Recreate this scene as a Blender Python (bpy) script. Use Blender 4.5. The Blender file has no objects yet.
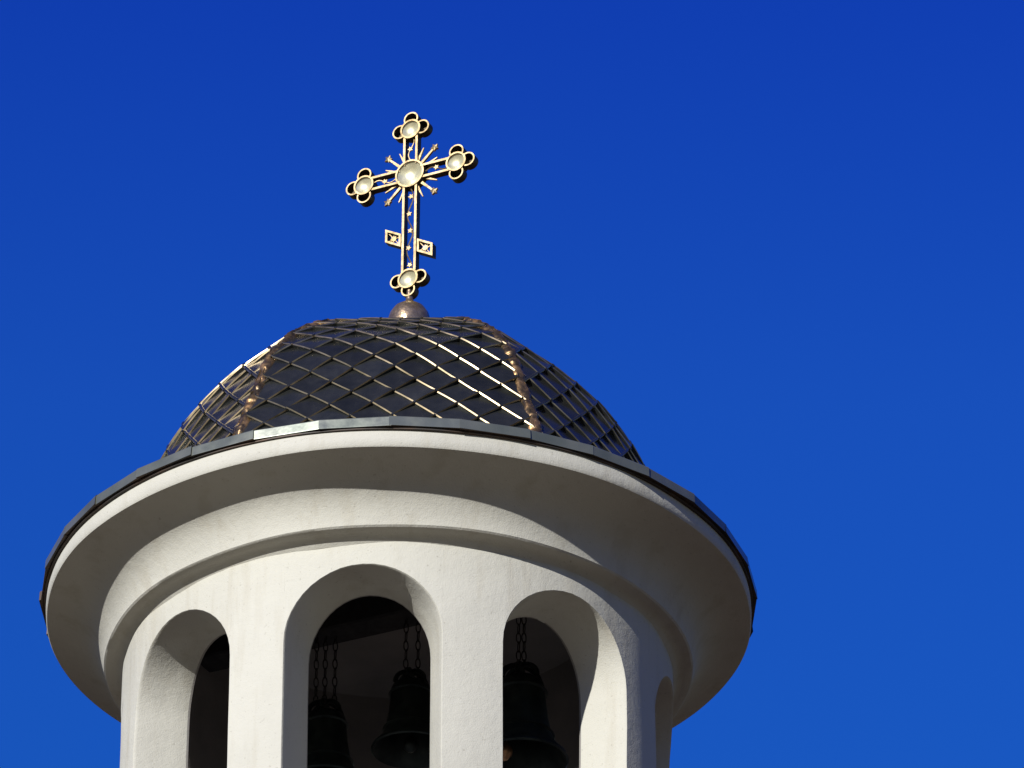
import bpy, bmesh, math, random
from mathutils import Vector, Matrix, noise

S = 0.0074                     # metres per drawing unit
Z0 = 27.0                      # height of the cornice lip above the ground
sc = bpy.context.scene
C = sc.collection
rnd = random.Random(7)
R_ = math.radians
SUN_AZ, SUN_EL = R_(-31.0), R_(22.0)       # azimuth seen from the tower, 0 = towards the camera

# ---------------------------------------------------------------- camera
F = 7000.0
E0, ROLL, TX, TY = R_(29.3), R_(0.6), 398.6, 621.5
DIST = F * S
cam_d = bpy.data.cameras.new("camera")
cam = bpy.data.objects.new("camera", cam_d)
C.objects.link(cam)
cam_d.sensor_width = 36.0
cam_d.lens = F / 1024.0 * 36.0
cam_d.clip_start = 1.0
cam_d.clip_end = 20000.0
rel = Vector((0, -DIST * math.cos(E0), -DIST * math.sin(E0)))
cz = rel.normalized()
cx = Vector((0, 0, 1)).cross(cz).normalized()
cy = cz.cross(cx)
M = Matrix((cx, cy, cz)).transposed() @ Matrix.Rotation(ROLL, 3, 'Z')
tdir = Vector(((TX - 512) / F, (384 - TY) / F, -1)).normalized()
A = Vector((0, 0, -1)).rotation_difference(tdir).to_matrix()
M = M @ A.transposed()
cam.matrix_world = Matrix.Translation(rel + Vector((0, 0, Z0))) @ M.to_4x4()
sc.camera = cam

# ---------------------------------------------------------------- sky, sun, exposure
w = bpy.data.worlds.new("World")
sc.world = w
w.use_nodes = True
nt = w.node_tree
nt.nodes.clear()
sky = nt.nodes.new('ShaderNodeTexSky')
sky.sky_type = 'NISHITA'
sky.sun_disc = False
sky.sun_elevation = SUN_EL
sky.sun_rotation = math.pi - SUN_AZ
sky.altitude = 300
sky.air_density = 1.0
sky.dust_density = 0.2
sky.ozone_density = 4.0
# deep, clean winter sky: the blue deepens with elevation, the air by the horizon stays pale
tcw = nt.nodes.new('ShaderNodeTexCoord')
sep = nt.nodes.new('ShaderNodeSeparateXYZ')
nt.links.new(tcw.outputs['Generated'], sep.inputs[0])
rmp = nt.nodes.new('ShaderNodeValToRGB')
el = rmp.color_ramp.elements
el.new(.5); el.new(.5); el.new(.5); el.new(.5)
for e_, (p_, c_) in zip(el, ((0.0, (.52, .44, .33)), (.22, (.33, .35, .34)), (.471, (.070, .358, 1.0)), (.517, (.073, .330, 1.038)), (.564, (.050, .228, 1.026)), (1.0, (.045, .15, .6)))):
    e_.position = p_
    e_.color = (*c_, 1)
nt.links.new(sep.outputs['Z'], rmp.inputs['Fac'])
mul = nt.nodes.new('ShaderNodeMix')
mul.data_type = 'RGBA'
mul.blend_type = 'MULTIPLY'
mul.inputs[0].default_value = 1.0
nt.links.new(sky.outputs[0], mul.inputs[6])
nt.links.new(rmp.outputs[0], mul.inputs[7])
bg = nt.nodes.new('ShaderNodeBackground')
bg.inputs['Strength'].default_value = 0.117
out = nt.nodes.new('ShaderNodeOutputWorld')
nt.links.new(mul.outputs[2], bg.inputs['Color'])
nt.links.new(bg.outputs[0], out.inputs['Surface'])

sun_d = bpy.data.lights.new("sun", 'SUN')
sun_d.energy = 5.0
sun_d.angle = R_(0.5)
sun_d.color = (1.0, 0.985, 0.94)
sun = bpy.data.objects.new("sun", sun_d)
C.objects.link(sun)
sdir = Vector((math.sin(SUN_AZ) * math.cos(SUN_EL), -math.cos(SUN_AZ) * math.cos(SUN_EL), math.sin(SUN_EL)))
sun.rotation_euler = sdir.to_track_quat('Z', 'Y').to_euler()
sun.location = (-20, -40, 60)
sc.view_settings.view_transform = 'Standard'
sc.view_settings.look = 'None'
sc.view_settings.exposure = 0.33
sc.view_settings.gamma = 1.0


# ---------------------------------------------------------------- materials
class NM:
    """small node helper"""
    def __init__(self, name, base=(.5, .5, .5), rough=.6, metal=0.0):
        self.m = bpy.data.materials.new(name)
        self.m.use_nodes = True
        self.t = self.m.node_tree
        self.b = self.t.nodes['Principled BSDF']
        self.b.inputs['Base Color'].default_value = (*base, 1)
        self.b.inputs['Roughness'].default_value = rough
        self.b.inputs['Metallic'].default_value = metal
        self.tc = self.n('ShaderNodeTexCoord')

    def n(self, k, **kw):
        x = self.t.nodes.new(k)
        for a, b in kw.items():
            setattr(x, a, b)
        return x

    def link(self, a, b):
        self.t.links.new(a, b)

    def noise(self, scale, detail=4, rough=.55, stretch=None):
        x = self.n('ShaderNodeTexNoise')
        x.inputs['Scale'].default_value = scale
        x.inputs['Detail'].default_value = detail
        x.inputs['Roughness'].default_value = rough
        if stretch:
            mp = self.n('ShaderNodeMapping')
            mp.inputs['Scale'].default_value = stretch
            self.link(self.tc.outputs['Object'], mp.inputs['Vector'])
            self.link(mp.outputs[0], x.inputs['Vector'])
        else:
            self.link(self.tc.outputs['Object'], x.inputs['Vector'])
        return x.outputs['Fac']

    def ramp(self, fac, stops):
        x = self.n('ShaderNodeValToRGB')
        e = x.color_ramp.elements
        while len(e) < len(stops):
            e.new(.5)
        for i, (p, c) in enumerate(stops):
            e[i].position = p
            e[i].color = (*c, 1) if len(c) == 3 else c
        self.link(fac, x.inputs['Fac'])
        return x.outputs['Color']

    def mix(self, fac, a, b, mode='MIX'):
        x = self.n('ShaderNodeMix', data_type='RGBA', blend_type=mode)
        for sock, v in ((x.inputs[0], fac), (x.inputs[6], a), (x.inputs[7], b)):
            if isinstance(v, (int, float)):
                sock.default_value = v
            elif isinstance(v, tuple):
                sock.default_value = (*v, 1)
            else:
                self.link(v, sock)
        return x.outputs[2]

    def bump(self, h, strength, dist, prev=None):
        x = self.n('ShaderNodeBump')
        x.inputs['Strength'].default_value = strength
        x.inputs['Distance'].default_value = dist
        self.link(h, x.inputs['Height'])
        if prev is not None:
            self.link(prev, x.inputs['Normal'])
        self.link(x.outputs[0], self.b.inputs['Normal'])
        return x.outputs[0]


def stucco(name, base, dirty):
    k = NM(name, base, .88)
    big = k.noise(1.3, 5, .6)
    streak = k.noise(3.0, 5, .6, (1.6, 1.6, .22))
    fine = k.noise(95, 3, .6)
    c = k.ramp(big, [(.3, tuple(v * .93 for v in base)), (.62, base)])
    c = k.mix(k.ramp(streak, [(.53, (0, 0, 0)), (.8, (.6, .6, .6))]), c, dirty)
    pits = k.noise(42, 2, .5)
    c = k.mix(k.ramp(pits, [(.66, (0, 0, 0)), (.76, (.4, .4, .4))]), c, tuple(v * .6 for v in dirty))
    k.link(c, k.b.inputs['Base Color'])
    nb = k.bump(fine, .36, .006)
    nb = k.bump(k.noise(24, 3, .6), .27, .010, nb)
    k.bump(k.noise(3.2, 2, .5), .35, .03, nb)
    return k.m


M_WALL = stucco('cream_stucco', (.455, .441, .386), (.33, .295, .225))
M_CORN = stucco('cornice_stucco', (.45, .436, .382), (.32, .285, .215))


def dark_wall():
    k = NM('dark_plaster', (.03, .027, .024), .9)  # mottled grey plaster, darker than the outer stucco
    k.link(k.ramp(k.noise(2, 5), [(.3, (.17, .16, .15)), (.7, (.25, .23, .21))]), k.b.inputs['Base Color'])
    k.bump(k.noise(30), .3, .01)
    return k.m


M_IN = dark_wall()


def tiles_mat():
    k = NM('bronze_roof_tiles', (.08, .07, .055), .3, .85)
    at = k.n('ShaderNodeAttribute', attribute_name='tone')
    v = k.n('ShaderNodeMapRange')
    v.inputs['To Min'].default_value = .75
    v.inputs['To Max'].default_value = 1.3
    k.link(at.outputs['Fac'], v.inputs['Value'])
    c = k.ramp(k.noise(6, 5), [(.3, (.06, .065, .064)), (.7, (.10, .10, .09))])
    x = k.n('ShaderNodeVectorMath', operation='SCALE')
    k.link(c, x.inputs[0])
    k.link(v.outputs[0], x.inputs['Scale'])
    k.link(x.outputs[0], k.b.inputs['Base Color'])
    k.link(k.ramp(k.noise(14, 4), [(.3, (.2,) * 3), (.75, (.34,) * 3)]), k.b.inputs['Roughness'])
    k.bump(k.noise(4, 2), .22, .012)
    return k.m


M_TILE = tiles_mat()


def seam_mat():
    k = NM('seam_glint_bronze', (.3, .24, .16), .37, .92)
    k.link(k.ramp(k.noise(7, 4), [(.3, (.14, .115, .07)), (.7, (.46, .36, .22))]), k.b.inputs['Base Color'])  # sun glints on the folds lifted by a base colour paler than the tiles
    return k.m


M_SEAM = seam_mat()


def hip_mat():
    k = NM('copper_hip_glints', (.3, .19, .1), .3, .92)
    k.link(k.ramp(k.noise(9, 5), [(.35, (.12, .09, .055)), (.52, (.30, .19, .09)), (.66, (.75, .44, .18))]), k.b.inputs['Base Color'])  # brightest stop paints gold sun glints onto patches of the copper
    k.link(k.ramp(k.noise(20, 3), [(.3, (.28,) * 3), (.7, (.5,) * 3)]), k.b.inputs['Roughness'])
    k.bump(k.noise(26, 3), .5, .012)
    return k.m


M_HIP = hip_mat()


def flash_mat():
    k = NM('grey_green_flashing', (.12, .15, .14), .33, .5)
    k.link(k.ramp(k.noise(3, 5), [(.3, (.12, .135, .11)), (.7, (.20, .205, .17))]), k.b.inputs['Base Color'])
    k.link(k.ramp(k.noise(9, 4), [(.3, (.22,) * 3), (.7, (.36,) * 3)]), k.b.inputs['Roughness'])
    k.bump(k.noise(7, 3), .15, .01)
    return k.m


M_FLASH = flash_mat()


def lip_mat():
    k = NM('lip_shade_metal', (.10, .07, .05), .6, .4)
    k.link(k.ramp(k.noise(5, 5), [(.4, (.035, .03, .027)), (.7, (.085, .05, .032))]), k.b.inputs['Base Color'])  # near-black brown: shade under the flashing lip put into the colour
    return k.m


M_LIP = lip_mat()


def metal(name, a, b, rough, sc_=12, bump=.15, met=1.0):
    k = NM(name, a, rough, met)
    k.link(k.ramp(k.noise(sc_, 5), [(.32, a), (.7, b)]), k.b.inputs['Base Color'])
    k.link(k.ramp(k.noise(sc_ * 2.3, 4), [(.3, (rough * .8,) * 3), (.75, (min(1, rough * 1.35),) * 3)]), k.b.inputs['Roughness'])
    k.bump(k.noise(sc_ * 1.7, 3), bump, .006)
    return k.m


M_GOLD = metal('gilded_metal', (.32, .225, .10), (.56, .42, .23), .38, 14, .25, .88)
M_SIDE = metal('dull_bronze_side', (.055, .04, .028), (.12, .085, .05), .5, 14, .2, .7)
M_DISH = metal('pale_gilt_dish', (.56, .52, .34), (.75, .70, .49), .36, 10, .3, .6)
M_BALL = metal('hammered_brass', (.30, .21, .12), (.55, .40, .24), .28, 16, .6, .85)
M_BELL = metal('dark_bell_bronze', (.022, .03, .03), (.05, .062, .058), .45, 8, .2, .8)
M_CLAP = metal('worn_brass_clapper', (.5, .28, .14), (.7, .42, .22), .35, 8, .2, .8)
M_CHAIN = metal('dark_iron', (.02, .018, .016), (.05, .04, .035), .6, 30, .2, .6)
M_BEAM = metal('dark_timber', (.012, .012, .014), (.03, .028, .028), .8, 6, .3, 0.0)


def ground_mat():
    k = NM('bare_brown_soil', (.3, .25, .17), .95)
    k.link(k.ramp(k.noise(.05, 8, .65), [(.35, (.05, .034, .018)), (.55, (.08, .05, .026)), (.75, (.12, .075, .04))]), k.b.inputs['Base Color'])
    k.bump(k.noise(3, 6), .4, .05)
    return k.m


M_GROUND = ground_mat()


# ---------------------------------------------------------------- mesh helpers
def P(az, r, z, dx=0.0):
    """azimuth in degrees (0 = towards the camera), drawing units; relative to the tower axis at the lip height"""
    a = R_(az)
    return Vector(((r * math.sin(a) + dx) * S, -r * math.cos(a) * S, z * S))


def make(name, bm, mats, parent=None, smooth=35.0, recalc=True):
    if recalc:
        bmesh.ops.recalc_face_normals(bm, faces=bm.faces)
    lim = R_(smooth)
    for f in bm.faces:
        f.smooth = smooth > 0
    if smooth > 0:
        for e in bm.edges:
            if len(e.link_faces) == 2:
                try:
                    e.smooth = e.calc_face_angle() < lim
                except ValueError:
                    pass
    me = bpy.data.meshes.new(name)
    bm.to_mesh(me)
    bm.free()
    for m in (mats if isinstance(mats, (list, tuple)) else [mats]):
        me.materials.append(m)
    o = bpy.data.objects.new(name, me)
    C.objects.link(o)
    if parent:
        o.parent = parent
    return o


def empty(name, loc, label, cat, group=None, rotz=0):
    o = bpy.data.objects.new(name, None)
    C.objects.link(o)
    o.empty_display_size = .2
    o.location = loc
    o.rotation_euler = (0, 0, rotz)
    o['label'] = label
    o['category'] = cat
    if group:
        o['group'] = group
    return o


def lathe(bm, prof, n=96, closed=False, wob=0.0, mi=0, scale=S, centre=(0, 0, 0)):
    rings = []
    for (r, z) in prof:
        ring = []
        if r < 1e-6:
            v = bm.verts.new((centre[0], centre[1], centre[2] + z * scale))
            ring = [v] * n
        else:
            for i in range(n):
                a = 2 * math.pi * i / n
                rr = r
                if wob:
                    rr += wob * noise.noise(Vector((math.cos(a) * 2.2, math.sin(a) * 2.2, z * .03)))
                ring.append(bm.verts.new((centre[0] + rr * math.cos(a) * scale, centre[1] + rr * math.sin(a) * scale, centre[2] + z * scale)))
        rings.append(ring)
    k = len(rings)
    for j in range(k if closed else k - 1):
        a_, b_ = rings[j], rings[(j + 1) % k]
        for i in range(n):
            q = []
            for v in (a_[i], a_[(i + 1) % n], b_[(i + 1) % n], b_[i]):
                if v not in q:
                    q.append(v)
            if len(q) > 2:
                f = bm.faces.new(q)
                f.material_index = mi
    return rings


def tube(bm, pts, rad, n=6, closed=False, mi=0):
    m = len(pts)
    rings = []
    up = None
    for i, p in enumerate(pts):
        if closed:
            d = (pts[(i + 1) % m] - pts[i - 1]).normalized()
        else:
            d = (pts[min(i + 1, m - 1)] - pts[max(i - 1, 0)]).normalized()
        if up is None:
            up = Vector((0, 0, 1)) if abs(d.z) < .9 else Vector((1, 0, 0))
        s = d.cross(up).normalized()
        up = s.cross(d).normalized()
        r = rad[i] if isinstance(rad, (list, tuple)) else rad
        rings.append([bm.verts.new(p + (s * math.cos(2 * math.pi * k / n) + up * math.sin(2 * math.pi * k / n)) * r) for k in range(n)])
    for j in range(m if closed else m - 1):
        a_, b_ = rings[j], rings[(j + 1) % m]
        for k in range(n):
            f = bm.faces.new((a_[k], a_[(k + 1) % n], b_[(k + 1) % n], b_[k]))
            f.material_index = mi
    if not closed:
        bm.faces.new(rings[0]).material_index = mi
        bm.faces.new(rings[-1][::-1]).material_index = mi


# ---------------------------------------------------------------- ground
bm = bmesh.new()
n = 40
g = 6000.0
vs = [[bm.verts.new(((i / n * 2 - 1) ** 3 * g, (j / n * 2 - 1) ** 3 * g, 0)) for j in range(n + 1)] for i in range(n + 1)]
for i in range(n):
    for j in range(n):
        bm.faces.new((vs[i][j], vs[i + 1][j], vs[i + 1][j + 1], vs[i][j + 1]))
gr = make('ground', bm, M_GROUND, smooth=0)
gr['kind'] = 'structure'

# ---------------------------------------------------------------- bell tower
tower = empty('bell_tower', (0, 0, Z0), 'round cream stucco bell tower with arched openings and a dark tiled dome', 'tower')

# --- drum wall with its arched openings
RO, RI = 274.0, 220.0
HALF = 16.1
INNER = 58.5
SPRING, RISE_O, RISE_I, SILL = -163.0, 73.0, 68.0, -400.0
TOPZ = 34.0
BASEZ = -(Z0 / S) - 20
PERIOD = 45.0
CENTRES = [-52.4 + PERIOD * k for k in range(-1, 7)]


def arch_s(m=22):
    return [-math.cos(math.pi * i / m) for i in range(m + 1)]


bm = bmesh.new()


def wob(az, r, z):
    """hand-floated plaster: a few millimetres of unevenness"""
    p = P(az, r, z)
    d = noise.noise(p * 1.7) * 1.3 + noise.noise(p * 6.0) * .35
    return P(az, r + d, z)


def grid(rows):
    vv = [[bm.verts.new(p) for p in r] for r in rows]
    for i in range(len(vv) - 1):
        for j in range(len(vv[i]) - 1):
            bm.faces.new((vv[i][j], vv[i + 1][j], vv[i + 1][j + 1], vv[i][j + 1]))


def lerp(a, b, t):
    return a + (b - a) * t


ss = arch_s()
BV = .03      # lateral widening of the outer rounded arris
for k, a0 in enumerate(CENTRES):
    # arch curve at several depths: (radius, half angle, rise, extra)
    ri = math.degrees(math.asin(INNER / RI))
    rings = []
    for (t, dh, dz) in ((0, .16, .8), (.018, .05, .2), (.06, 0, 0), (.35, 0, 0), (.65, 0, 0), (.96, 0, 0), (1.0, .1, .5)):
        r = lerp(RO, RI, t)
        lat_o = RO * math.sin(R_(HALF))
        lat = lerp(lat_o, INNER, t) + dh / 57.3 * r
        rings.append((r, lat, lerp(RISE_O, RISE_I, t) + dz))
    cols = []
    for (r, lat, rise) in rings:
        col = [(a0 + math.degrees(math.asin(-lat / r)), r, SILL + (SPRING - SILL) * j / 6) for j in range(6)]
        for s in ss:
            col.append((a0 + math.degrees(math.asin(max(-1, min(1, s * lat / r)))), r, SPRING + rise * math.sqrt(max(0, 1 - s * s))))
        col += [(a0 + math.degrees(math.asin(lat / r)), r, SPRING + (SILL - SPRING) * (j + 1) / 6) for j in range(6)]
        cols.append(col)
    grid([[wob(*p) for p in c] for c in cols])
    # sill
    grid([[P(lerp(a0 - math.degrees(math.asin(rg[1] / rg[0])), a0 + math.degrees(math.asin(rg[1] / rg[0])), q / 6), rg[0], SILL) for q in range(7)] for rg in rings])
    # wall above the arch and below the sill, outside and inside
    for (c, rr) in ((cols[0], RO), (cols[-1], RI)):
        top = c[6:6 + len(ss)]
        grid([[wob(a, r, lerp(z, TOPZ, q / 8)) for (a, r, z) in top] for q in range(9)])
        grid([[P(a, r, lerp(BASEZ, SILL, q / 3)) for (a, r, z) in top] for q in range(4)])
    # piers
    nxt = CENTRES[(k + 1) % len(CENTRES)] + (360 if k == len(CENTRES) - 1 else 0)
    for (c, rr) in ((cols[0], RO), (cols[-1], RI)):
        hl = c[-1][0] - a0
        aa0, aa1 = a0 + hl, nxt - hl
        m = max(6, int((aa1 - aa0) / 2.2))
        zs = [BASEZ, SILL - 600, SILL - 60] + [c[j][2] for j in range(6)] + [SPRING + (TOPZ - SPRING) * q / 14 for q in range(15)]
        grid([[wob(lerp(aa0, aa1, q / m), rr, z) for q in range(m + 1)] for z in zs])
bmesh.ops.remove_doubles(bm, verts=bm.verts, dist=0.0006)
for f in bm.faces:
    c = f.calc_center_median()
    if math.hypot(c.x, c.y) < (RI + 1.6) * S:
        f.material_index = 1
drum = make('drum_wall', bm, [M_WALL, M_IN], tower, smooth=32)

# ceiling and floor inside the belfry
bm = bmesh.new()
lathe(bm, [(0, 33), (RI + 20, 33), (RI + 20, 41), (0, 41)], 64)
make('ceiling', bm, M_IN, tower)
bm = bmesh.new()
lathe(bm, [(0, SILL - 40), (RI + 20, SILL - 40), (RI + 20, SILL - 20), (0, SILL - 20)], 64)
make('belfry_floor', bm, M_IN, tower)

# --- cornice
bm = bmesh.new()
prof = [(268, 13), (351.6, 13), (352.4, 4), (352.2, -3.4), (351, -5.4), (348, -6.2), (340, -8), (330, -11), (320, -15.5), (312, -20.5), (305.5, -26.5),
        (300.5, -33.5), (297, -41), (294.6, -48), (293.2, -54), (292.6, -56.8), (290.8, -58.4), (284, -59.6), (279, -61.4), (276, -64.5), (273, -68), (268, -68)]
lathe(bm, prof, 240, closed=True, wob=2.2)
make('cornice', bm, M_CORN, tower, smooth=32)

# --- eave flashing, folded from flat strips
bm = bmesh.new()
NSEG = 33
OFF = -1.8
for k in range(NSEG):
    a0 = OFF + k * 360 / NSEG
    a1 = a0 + 360 / NSEG + .35
    j0, j1 = rnd.uniform(-.9, 1.3), rnd.uniform(-.9, 1.3)
    zt = rnd.uniform(-.35, .35)
    tl = rnd.uniform(-.4, .6)
    sec = [(349.5, 15.5, 1), (358.2 + tl, 14.9, 1), (358.2 + tl, 15.8, 0), (357.6, 24.6, 0), (356.6, 25.8, 0), (345, 30.5, 0), (300, 40, 0)]
    loops = []
    for (a, jj) in ((a0, j0), (a1, j1)):
        loops.append([bm.verts.new(P(a, r + jj + (.35 if a is a1 else 0), z + zt)) for (r, z, q) in sec])
    for i in range(len(sec) - 1):
        f = bm.faces.new((loops[0][i], loops[1][i], loops[1][i + 1], loops[0][i + 1]))
        f.material_index = 1 if i == 0 else 0
    # cut edge of the overlap
    bm.faces.new(loops[1][1:6] + [bm.verts.new(P(a1, 356.3, 17))]).material_index = 1
make('eave_flashing', bm, [M_FLASH, M_LIP], tower, smooth=0, recalc=False)
bm = bmesh.new()
lathe(bm, [(350.5, 12.5), (354.2, 12.8), (354.2, 15.2), (350.5, 15.2)], 160, closed=True, wob=1.2)  # dark-coloured ring standing in for the shade strip between fascia and flashing
make('lip_shade_ring', bm, M_LIP, tower)

# --- dome: six bulging panels of diamond tiles between folded hips
DX = 0.2
HIPS0 = -33.0
PROF = [(20, 306), (40, 300), (60, 293), (80, 284.8), (100, 275.7), (120, 265.5), (140, 256.5), (158, 249), (175.9, 240.5), (192.8, 230.5), (207.6, 218.5), (221.4, 207), (234.1, 194.5), (245.7, 181), (257.4, 165.5), (269.0, 149), (278.5, 133.3), (289, 112.6), (297, 92.7), (304, 66.9), (309, 36.3), (312, 4.0)]
_s = [0.0]
for (za, ra), (zb, rb) in zip(PROF, PROF[1:]):
    _s.append(_s[-1] + math.hypot(zb - za, rb - ra))
SLEN = _s[-1]


def crom(p0, p1, p2, p3, t):
    return .5 * ((2 * p1) + (-p0 + p2) * t + (2 * p0 - 5 * p1 + 4 * p2 - p3) * t * t + (-p0 + 3 * p1 - 3 * p2 + p3) * t ** 3)


def prof_at(s):
    s = max(0.0, min(SLEN - 1e-6, s))
    for i in range(len(_s) - 1):
        if s <= _s[i + 1]:
            break
    t = (s - _s[i]) / (_s[i + 1] - _s[i])
    q = [PROF[max(0, min(len(PROF) - 1, i + d))] for d in (-1, 0, 1, 2)]
    return crom(*[v[1] for v in q], t), crom(*[v[0] for v in q], t)     # r, z


def section(r, z, dphi):
    """radius at dphi degrees from the middle of a panel: between a flat hexagon side and a circle"""
    kn = ((40, .44), (60, .44), (150, .66), (210, .60), (262, .12), (400, .12))
    z = max(40.0, z)
    for (za, ba), (zb, bb) in zip(kn, kn[1:]):
        if z <= zb:
            b = ba + (bb - ba) * (z - za) / (zb - za)
            break
    flat = math.cos(R_(30)) / math.cos(R_(dphi))
    return r * (flat * (1 - b) + b)


def dome_pt(mid, dphi, s, off=0.0):
    r, z = prof_at(s)
    rr = section(r, z, dphi)
    p = P(mid + dphi, rr, z, DX)
    if off:
        e = .6
        r2, z2 = prof_at(min(SLEN, s + 3)); r1, z1 = prof_at(max(0, s - 3))
        tu = P(mid + dphi, section(r2, z2, dphi), z2, DX) - P(mid + dphi, section(r1, z1, dphi), z1, DX)
        tv = P(mid + dphi + e, section(r, z, dphi + e), z, DX) - P(mid + dphi - e, section(r, z, dphi - e), z, DX)
        nn = tv.cross(tu)
        if nn.length > 1e-12:
            p = p + nn.normalized() * off * S
    return p


roof_bm = bmesh.new()
for h in range(6):
    mid = HIPS0 + 30 + 60 * h
    rows = []
    for i in range(41):
        s = SLEN * i / 40
        rows.append([roof_bm.verts.new(dome_pt(mid, -30 + 60 * j / 12, s, 0)) for j in range(13)])
    for i in range(40):
        for j in range(12):
            roof_bm.faces.new((rows[i][j], rows[i][j + 1], rows[i + 1][j + 1], rows[i + 1][j]))
bmesh.ops.remove_doubles(roof_bm, verts=roof_bm.verts, dist=.0008)
roof = make('roof', roof_bm, M_TILE, tower, smooth=60)

TW, TD = 41.0, 38.5         # tile diagonals
T0, S0 = 6.0, 4.0
G = 4


def tile(bm, lay, mid, tc, sc_):
    tone = rnd.random()
    tilt = rnd.uniform(-1.1, 1.1)
    lift = rnd.uniform(0, .5)
    r, z = prof_at(sc_)
    arc = 57.2958 / max(section(r, z, 0), 12)

    def at(u, v, off):
        # u,v in 0..1 along the two lower edges from the top corner
        t = tc + (u - v) * TW / 2
        s = sc_ + TD / 2 - (u + v) * TD / 2
        s = max(0, min(SLEN - 2, s))
        r_, z_ = prof_at(s)
        ph = t * 57.2958 / max(section(r_, z_, 0), 12)
        cl = max(-29.6, min(29.6, ph))
        return dome_pt(mid, cl, s, off), cl != ph

    W = .075
    us = [0, .25, .5, .75, 1 - W]
    o0 = lambda u, v: 1.0 + lift + 3.4 * max(u, v) + tilt * (u - v)
    vs, allc = {}, True
    for i, u in enumerate(us):
        for j, v in enumerate(us):
            p, c = at(u, v, o0(u, v))
            allc = allc and c
            vs[i, j] = p
    if allc:
        return
    bv = {k: bm.verts.new(p) for k, p in vs.items()}
    fs = []
    for i in range(4):
        for j in range(4):
            fs.append(bm.faces.new((bv[i, j], bv[i + 1, j], bv[i + 1, j + 1], bv[i, j + 1])))
    # folded seams along the two lower edges: rise, crown, outer chamfer, drop
    for side in (0, 1):
        prev = None
        for q in range(6):
            e = q / 5 * (1.0)
            row = []
            for (w_, o_) in ((1 - W, 0.0), (1 - W * .7, .8), (1.005, .9), (1.042, .0), (1.045, -5.0)) if side else ((1 - W, 0.0), (1 - W * .7, .5), (1.0, .6), (1.026, -.6), (1.034, -5.5)):
                ee = min(e, 1.0) * (1.0 if w_ > 1 - W * .7 else 1.0)
                u, v = (w_, ee) if side == 0 else (ee, w_)
                p, c = at(u, v, o0(min(u, 1), min(v, 1)) + o_)
                row.append(bm.verts.new(p))
            if prev:
                for m_ in range(4):
                    q4 = (prev[m_], prev[m_ + 1], row[m_ + 1], row[m_]) if side == 0 else (prev[m_], row[m_], row[m_ + 1], prev[m_ + 1])
                    nf = bm.faces.new(q4)
                    nf.material_index = 1 if m_ == 2 else 0
                    fs.append(nf)
            prev = row
    # small folded tab at the bottom corner
    cs = []
    for (u, v, o_) in ((.97, .97, 1.2), (1.055, .985, 1.3), (1.06, 1.06, 1.0), (.985, 1.055, 1.3)):
        cs.append((at(u, v, o0(1, 1) + o_)[0], at(u, v, -1)[0]))
    tp = [bm.verts.new(c[0]) for c in cs]
    bt = [bm.verts.new(c[1]) for c in cs]
    fs.append(bm.faces.new(tp))
    for i in range(4):
        fs.append(bm.faces.new((tp[i], bt[i], bt[(i + 1) % 4], tp[(i + 1) % 4])))
    for f in fs:
        f[lay] = tone


for h in range(6):
    mid = HIPS0 + 30 + 60 * h
    bm = bmesh.new()
    lay = bm.faces.layers.float.new('tone')
    jmax = int(SLEN / (TD / 2)) + 2
    for j in range(-1, jmax):
        sc_ = S0 + j * TD / 2
        if sc_ > SLEN:
            continue
        rr, zz = prof_at(sc_)
        half = section(rr, zz, 0) * R_(30)
        for i in range(-6, 7):
            tc = T0 + i * TW + (TW / 2 if j % 2 else 0)
            if abs(tc) < half + TW * .5:
                tile(bm, lay, mid, tc, sc_)
    bmesh.ops.dissolve_degenerate(bm, dist=1e-5, edges=bm.edges)
    make('tile_panel', bm, [M_TILE, M_SEAM], roof, smooth=20, recalc=False)

    # crumpled hip fold
    az = mid - 30
    bm = bmesh.new()
    rows = []
    NL = 220
    for i in range(NL + 1):
        s = 2 + (SLEN - 30) * i / NL
        r, z = prof_at(s)
        row = []
        wdt = 7.5 + 2.5 * noise.noise(Vector((s * .05, h * 9.1, 0)))
        for j in range(-4, 5):
            q = j / 4
            ph = q * wdt * 57.2958 / max(r, 30)
            dph = -30 + ph if ph >= 0 else 30 + ph
            md = mid if ph >= 0 else mid - 60
            crump = 3.2 * noise.noise(Vector((s * .09, q * 1.6, h * 5.0))) + 1.6 * noise.noise(Vector((s * .28, q * 3, h * 3.0)))
            lap = (s / 26.0 + .3 * math.sin(h * 3 + s * .06)) % 1.0
            off = 1.2 + 3.6 * (1 - abs(q) ** 2.2) + .65 * crump + 1.5 * (1 - lap)
            if abs(j) == 4:
                off = .5
            row.append(bm.verts.new(dome_pt(md, dph, s, off)))
        rows.append(row)
    for i in range(NL):
        for j in range(8):
            bm.faces.new((rows[i][j], rows[i][j + 1], rows[i + 1][j + 1], rows[i + 1][j]))
    make('hip_fold', bm, M_HIP, roof, smooth=50, recalc=False)

# ---------------------------------------------------------------- cross on its ball
CRX = 7.2
CA = R_(-27)
cross = empty('church_cross', (CRX * S, 0, Z0 + 300 * S), 'gilded openwork three bar cross with trefoil ends on a brass ball atop the dome', 'cross', rotz=CA)
cross.rotation_euler.y = R_(.4)
BALLZ, CZ, TZ, BZ, FZ = 353.0, 530.5, 585.5, 402.0, 446.0
ZB = 300.0
ARM = 53.5


def cp(a, b, d=0.0):
    """a along the arm, b above the crossing, d towards the viewer"""
    return Vector((a * S, -d * S, (CZ - ZB + b) * S))


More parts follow.
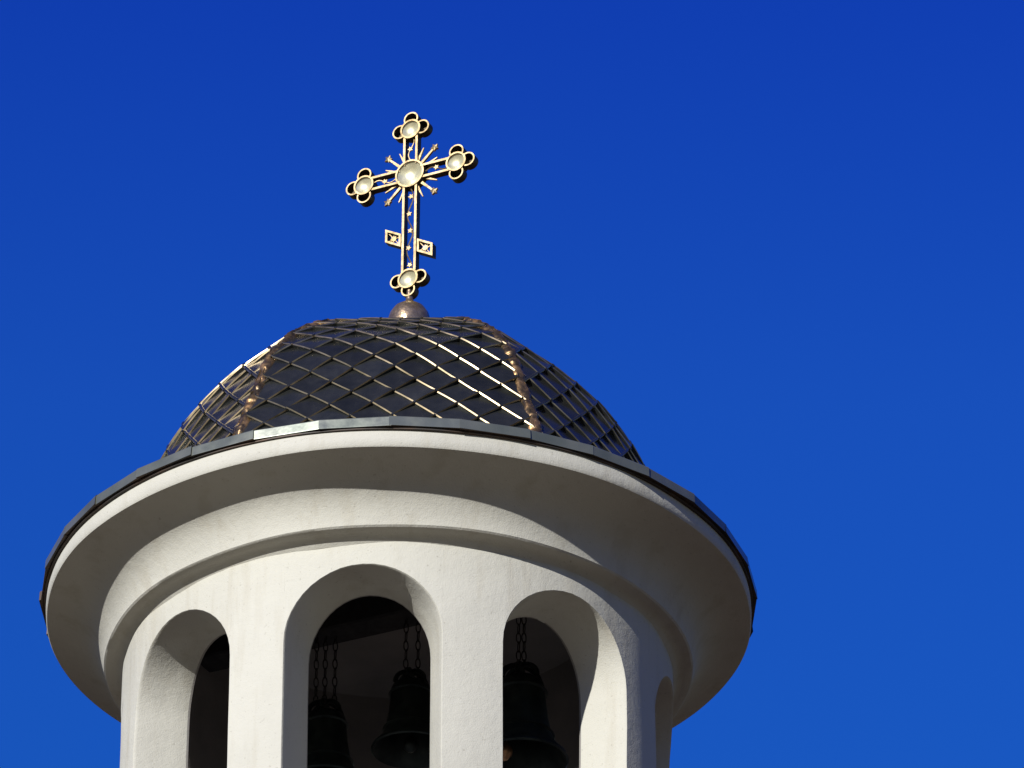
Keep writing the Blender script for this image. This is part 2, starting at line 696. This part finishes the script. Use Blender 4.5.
bm = bmesh.new()
pr = [(5, -36), (16, -33), (21, -22), (22.5, -8), (22, 2), (20, 9), (16, 15.5), (10, 20), (4.5, 22.5), (4.0, 27), (3.4, 33), (3.0, 40)]
lathe(bm, pr, 40, centre=(0, 0, (BALLZ - ZB - 1) * S))
make('base_ball', bm, M_BALL, cross, smooth=60)

TH = 4.2          # half thickness


def prism_loop(bm, outer, inner, d0=-TH, d1=TH):
    """ring-shaped bar: gilded front (0), dull sides and back (1)"""
    m = len(outer)
    V = [[bm.verts.new(cp(a, b, d)) for (a, b) in L] for d in (d1, d0) for L in (outer, inner)]
    of, inf, ob, ib = V
    for i in range(m):
        j = (i + 1) % m
        for q, mi in (((of[i], of[j], inf[j], inf[i]), 0), ((ob[i], ob[j], ib[j], ib[i]), 1), ((of[i], of[j], ob[j], ob[i]), 1), ((inf[i], inf[j], ib[j], ib[i]), 1)):
            bm.faces.new(q).material_index = mi


def bar(bm, p, q, w, d0=-TH, d1=TH, taper=1.0, frontmat=0, sidemat=1):
    (a0, b0), (a1, b1) = p, q
    dx, dy = a1 - a0, b1 - b0
    L = math.hypot(dx, dy)
    nx, ny = -dy / L * w / 2, dx / L * w / 2
    c = [(a0 + nx, b0 + ny), (a1 + nx * taper, b1 + ny * taper), (a1 - nx * taper, b1 - ny * taper), (a0 - nx, b0 - ny)]
    f = [bm.verts.new(cp(a, b, d1)) for a, b in c]
    k = [bm.verts.new(cp(a, b, d0)) for a, b in c]
    bm.faces.new(f).material_index = frontmat
    bm.faces.new(k[::-1]).material_index = sidemat
    for i in range(4):
        j = (i + 1) % 4
        bm.faces.new((f[i], k[i], k[j], f[j])).material_index = sidemat


HW = 8.3          # half width of shaft and arm
RW = 2.5          # rail width
top_b, bot_b = TZ - CZ - 9, BZ - CZ + 9
for sg in (-1, 1):
    q_ = sg * (HW - RW / 2)
    for nm, p_, e_ in (('upright_rail', (q_, bot_b), (q_, -12)), ('upright_rail', (q_, 12), (q_, top_b)),
                       ('arm_rail', (-ARM + 8, q_), (-12, q_)), ('arm_rail', (12, q_), (ARM - 8, q_))):
        bm = bmesh.new()
        bar(bm, p_, e_, RW)
        make(nm, bm, [M_GOLD, M_SIDE], cross, smooth=0)

# slanted footrest: two framed stubs
ang = R_(-24)
fz = FZ - CZ
ca, sa = math.cos(ang), math.sin(ang)
for sx in (-1, 1):
    L0, L1, H = sx * 9.5, sx * 27.5, 7.8

    def fr(u, v):
        # sheared so that the ends stay upright
        return (u, fz + u * -.56 + v)
    outer = [fr(L0, -H), fr(L1, -H), fr(L1, H), fr(L0, H)]
    i0, i1 = L0 + sx * 2.2, L1 - sx * 2.5
    inner = [fr(i0, -H + 2.5), fr(i1, -H + 2.5), fr(i1, H - 2.5), fr(i0, H - 2.5)]
    bm = bmesh.new()
    prism_loop(bm, outer, inner)
    fo = make('footrest_frame', bm, [M_GOLD, M_SIDE], cross, smooth=0)
    bm = bmesh.new()
    c_ = fr((i0 + i1) / 2, 0)
    pts = []
    for k in range(16):
        a = 2 * math.pi * k / 16
        rr = 4.0 if k % 2 == 0 else 2.6
        pts.append((c_[0] + rr * math.cos(a), c_[1] + rr * math.sin(a)))
    f_ = [bm.verts.new(cp(a, b, 2.5)) for a, b in pts]
    b_ = [bm.verts.new(cp(a, b, .5)) for a, b in pts]
    bm.faces.new(f_); bm.faces.new(b_[::-1])
    for i in range(16):
        bm.faces.new((f_[i], b_[i], b_[(i + 1) % 16], f_[(i + 1) % 16]))
    for (a, b, c2, d2) in ((i0, -H + 3, i1, H - 2.5), (i0, H - 3, i1, -H + 2.5)):
        bar(bm, fr(a, b), fr(c2, d2), .8, .6, 1.8, sidemat=0)
    make('rosette', bm, M_GOLD, fo, smooth=30)


def ring2d(ca_, cb_, r, n=28):
    return [(ca_ + r * math.cos(2 * math.pi * i / n), cb_ + r * math.sin(2 * math.pi * i / n)) for i in range(n)]


def medallion(a, b, r, petals, pr_=8.3, pd=12.9, name='medallion'):
    bm = bmesh.new()
    prism_loop(bm, ring2d(a, b, r + 1.3, 36), ring2d(a, b, r - .6, 36), -TH - 1, TH + 1.2)
    m = make(name, bm, [M_GOLD, M_SIDE], cross, smooth=30)
    # concave dish
    bm = bmesh.new()
    rings = []
    nn = 36
    for q in range(9):
        t = q / 8
        rad = r * t
        dep = TH + .2 - (r * .48) * (1 - t * t)
        if q == 0:
            rings.append([bm.verts.new(cp(a, b, dep))])
        else:
            rings.append([bm.verts.new(cp(a + rad * math.cos(2 * math.pi * i / nn), b + rad * math.sin(2 * math.pi * i / nn), dep)) for i in range(nn)])
    for i in range(nn):
        bm.faces.new((rings[0][0], rings[1][i], rings[1][(i + 1) % nn]))
        for q in range(1, 8):
            bm.faces.new((rings[q][i], rings[q + 1][i], rings[q + 1][(i + 1) % nn], rings[q][(i + 1) % nn]))
    # back of the dish
    back = [bm.verts.new(cp(a + r * math.cos(2 * math.pi * i / nn), b + r * math.sin(2 * math.pi * i / nn), -TH + .5)) for i in range(nn)]
    bm.faces.new(back)
    make('dish', bm, M_DISH, m, smooth=60)
    for pa in petals:
        px, py = a + pd * math.cos(R_(pa)), b + pd * math.sin(R_(pa))
        # open ring stopping at the medallion rim
        po, pi_ = [], []
        for i in range(25):
            th = R_(pa) + math.pi * (i / 24 * 2 - 1) * .68
            po.append((px + pr_ * math.cos(th), py + pr_ * math.sin(th)))
            pi_.append((px + (pr_ - 1.6) * math.cos(th), py + (pr_ - 1.6) * math.sin(th)))
        bm = bmesh.new()
        of = [bm.verts.new(cp(x, y, TH)) for x, y in po]
        jf = [bm.verts.new(cp(x, y, TH)) for x, y in pi_]
        ob = [bm.verts.new(cp(x, y, -TH - 1)) for x, y in po]
        jb = [bm.verts.new(cp(x, y, -TH - 1)) for x, y in pi_]
        for i in range(24):
            for q, mi in (((of[i], of[i + 1], jf[i + 1], jf[i]), 0), ((ob[i], jb[i], jb[i + 1], ob[i + 1]), 1), ((of[i], ob[i], ob[i + 1], of[i + 1]), 1), ((jf[i], jf[i + 1], jb[i + 1], jb[i]), 1)):
                bm.faces.new(q).material_index = mi
        make('petal_ring', bm, [M_GOLD, M_SIDE], m, smooth=30)
        if True:      # back plate closes the petal
            bm = bmesh.new()
            bp = [bm.verts.new(cp(x, y, -TH + d)) for d in (0, -1.2) for x, y in pi_]
            bm.faces.new(bp[:25]); bm.faces.new(bp[25:][::-1])
            for i in range(24):
                bm.faces.new((bp[i], bp[i + 25], bp[i + 26], bp[i + 1]))
            make('petal_back', bm, M_SIDE, m, smooth=0)


medallion(0, 0, 15.2, [], name='centre_medallion')
medallion(0, TZ - CZ, 10.2, [0, 90, 180])
medallion(ARM, 0, 10.2, [0, 90, -90])
medallion(-ARM, 0, 10.2, [180, 90, -90])
medallion(0, BZ - CZ, 10.2, [0, 180, -90], pr_=8.0)

# rays with little stars
for qa in (45, 135, 225, 315):
    bm = bmesh.new()
    for (da, l0, l1, w0) in ((-20, 14, 33, 3.4), (20, 14, 33, 3.4)):
        t = R_(qa + da)
        bar(bm, (l0 * math.cos(t), l0 * math.sin(t)), (l1 * math.cos(t), l1 * math.sin(t)), w0, -.8, 1.2, taper=.25, sidemat=0)
    t = R_(qa)
    bar(bm, (15 * math.cos(t), 15 * math.sin(t)), (35 * math.cos(t), 35 * math.sin(t)), 3.2, -1, 1.6, taper=.6, sidemat=0)
    sx, sy = 38 * math.cos(t), 38 * math.sin(t)
    pts = []
    for k in range(10):
        a = t + math.pi + 2 * math.pi * k / 10
        rr = 4.6 if k % 2 == 1 else 2.5
        pts.append((sx + rr * math.cos(a), sy + rr * math.sin(a)))
    f_ = [bm.verts.new(cp(a, b, 1.9)) for a, b in pts]
    b_ = [bm.verts.new(cp(a, b, -1)) for a, b in pts]
    cv = bm.verts.new(cp(sx, sy, 2.9))
    for i in range(10):
        bm.faces.new((f_[i], b_[i], b_[(i + 1) % 10], f_[(i + 1) % 10]))
        bm.faces.new((f_[i], f_[(i + 1) % 10], cv))
    bm.faces.new(b_[::-1])
    make('star_ray', bm, M_GOLD, cross, smooth=0)


# vine scroll inside shaft and arms
def vine(p0, p1, waves, amp, leaves):
    bm = bmesh.new()
    (a0, b0), (a1, b1) = p0, p1
    L = math.hypot(a1 - a0, b1 - b0)
    tx_, ty_ = (a1 - a0) / L, (b1 - b0) / L
    nx, ny = -ty_, tx_
    pts = []
    nn = int(10 * waves) + 4
    for i in range(nn + 1):
        t = i / nn
        o = amp * math.sin(2 * math.pi * waves * t)
        pts.append(cp(a0 + tx_ * L * t + nx * o, b0 + ty_ * L * t + ny * o, 1.5))
    tube(bm, pts, .75 * S, 5)
    for k in range(leaves):
        t = (k + .5) / leaves
        ca_, cb_ = a0 + tx_ * L * t - nx * .8 * (1 if k % 2 else -1), b0 + ty_ * L * t - ny * .8 * (1 if k % 2 else -1)
        pp = []
        for q in range(10):
            a = 2 * math.pi * q / 10 + k
            rr = 3.3 if q % 2 else 1.7
            pp.append((ca_ + rr * math.cos(a), cb_ + rr * math.sin(a)))
        f_ = [bm.verts.new(cp(a, b, 2.8)) for a, b in pp]
        b_ = [bm.verts.new(cp(a, b, 1.2)) for a, b in pp]
        bm.faces.new(f_); bm.faces.new(b_[::-1])
        for i in range(10):
            bm.faces.new((f_[i], b_[i], b_[(i + 1) % 10], f_[(i + 1) % 10]))
    make('vine_scroll', bm, M_GOLD, cross, smooth=30)


vine((0, -17), (0, bot_b - 2), 2.4, 3.3, 5)
vine((0, 17), (0, top_b), .9, 3.2, 1)
vine((17, 0), (ARM - 11, 0), .9, 3.0, 1)
vine((-17, 0), (-ARM + 11, 0), .9, 3.0, 1)

# ---------------------------------------------------------------- belfry: beam and bells
BA = R_(-26)
bm = bmesh.new()
bz0, bz1 = 0, 27
L = 232
segs = 24
rows = []
for i in range(segs + 1):
    t = i / segs * 2 - 1
    row = []
    for (y, z) in ((-15, bz0), (15, bz0), (17, bz0 + 2), (17, bz1), (-17, bz1), (-17, bz0 + 2)):
        k_ = .6 * noise.noise(Vector((t * 5, y, z)))
        row.append(bm.verts.new(Vector((t * L, y + k_, z + k_)) * S))
    rows.append(row)
for i in range(segs):
    for j in range(6):
        bm.faces.new((rows[i][j], rows[i][(j + 1) % 6], rows[i + 1][(j + 1) % 6], rows[i + 1][j]))
bm.faces.new(rows[0]); bm.faces.new(rows[-1][::-1])
beam = make('bell_beam', bm, M_BEAM, smooth=30)
beam.location = (0, 0, Z0)
beam.rotation_euler = (0, 0, BA)
beam['label'] = 'dark wooden beam spanning the belfry above the middle arch, chains hung from it'
beam['category'] = 'beam'

BELL = [(0, 0), (.10, 0), (.20, -.02), (.265, -.07), (.285, -.14), (.295, -.3), (.315, -.5), (.35, -.7), (.40, -.86), (.48, -.98), (.545, -1.04), (.56, -1.08), (.54, -1.10), (.48, -1.02), (.38, -.86), (.33, -.68), (.295, -.48), (.275, -.28), (.22, -.12), (0, -.08)]


def chain(parent, x, y, z0, z1):
    bm = bmesh.new()
    ll, wr = 12.0, .62
    z = z0
    k = 0
    while z > z1 - 2:
        pts = []
        for i in range(14):
            a = 2 * math.pi * i / 14
            u, v = 2.3 * math.cos(a), (ll / 2 - .2) * math.sin(a) * (1.0)
            if k % 2:
                pts.append(Vector((x + u, y, z + v)) * S)
            else:
                pts.append(Vector((x, y + u, z + v)) * S)
        tube(bm, pts, wr * S, 5, closed=True)
        z -= ll - 2 * wr - .6
        k += 1
    make('chain', bm, M_CHAIN, parent, smooth=60)


def bell(x, y, ztop, size, zchain, chains, label, swing=0.0, cmat=None):
    """x, y, z in drawing units relative to the tower axis; size = bell height"""
    t = empty('church_bell', (x * S, y * S, Z0 + ztop * S), label, 'bell', 'bells hanging in the belfry', rotz=R_(20))
    bm = bmesh.new()
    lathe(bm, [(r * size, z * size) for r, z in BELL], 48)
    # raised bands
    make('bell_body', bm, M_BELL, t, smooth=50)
    for zz, rr in ((-.2, .289), (-.77, .37)):
        bm = bmesh.new()
        lathe(bm, [(rr * size, (zz + .02) * size), ((rr + .03) * size, zz * size), (rr * size, (zz - .02) * size)], 48)
        make('raised_band', bm, M_BELL, t, smooth=50)
    bm = bmesh.new()
    cr = size * .16
    for q in range(3):
        a = math.pi * q / 3
        pts = []
        for i in range(13):
            th = math.pi * i / 12
            pts.append(Vector((math.cos(a) * math.cos(th) * cr * 1.5, math.sin(a) * math.cos(th) * cr * 1.5, math.sin(th) * cr * 1.25 - 2)) * S)
        tube(bm, pts, size * .035 * S, 7)
    make('crown', bm, M_BELL, t, smooth=60)
    bm = bmesh.new()
    tube(bm, [Vector((0, 0, -.1 * size)) * S, Vector((swing, 0, -.9 * size)) * S], [.02 * size * S, .035 * size * S], 8)
    lathe(bm, [(0, -.86 * size), (.06 * size, -.9 * size), (.105 * size, -.98 * size), (.10 * size, -1.05 * size), (.05 * size, -1.11 * size), (0, -1.13 * size)], 20, centre=(swing * S, 0, 0))
    make('clapper', bm, cmat or M_BELL, t, smooth=60)
    for (cx_, cy_) in chains:
        chain(t, cx_, cy_, zchain - ztop, cr * .9)
    return t


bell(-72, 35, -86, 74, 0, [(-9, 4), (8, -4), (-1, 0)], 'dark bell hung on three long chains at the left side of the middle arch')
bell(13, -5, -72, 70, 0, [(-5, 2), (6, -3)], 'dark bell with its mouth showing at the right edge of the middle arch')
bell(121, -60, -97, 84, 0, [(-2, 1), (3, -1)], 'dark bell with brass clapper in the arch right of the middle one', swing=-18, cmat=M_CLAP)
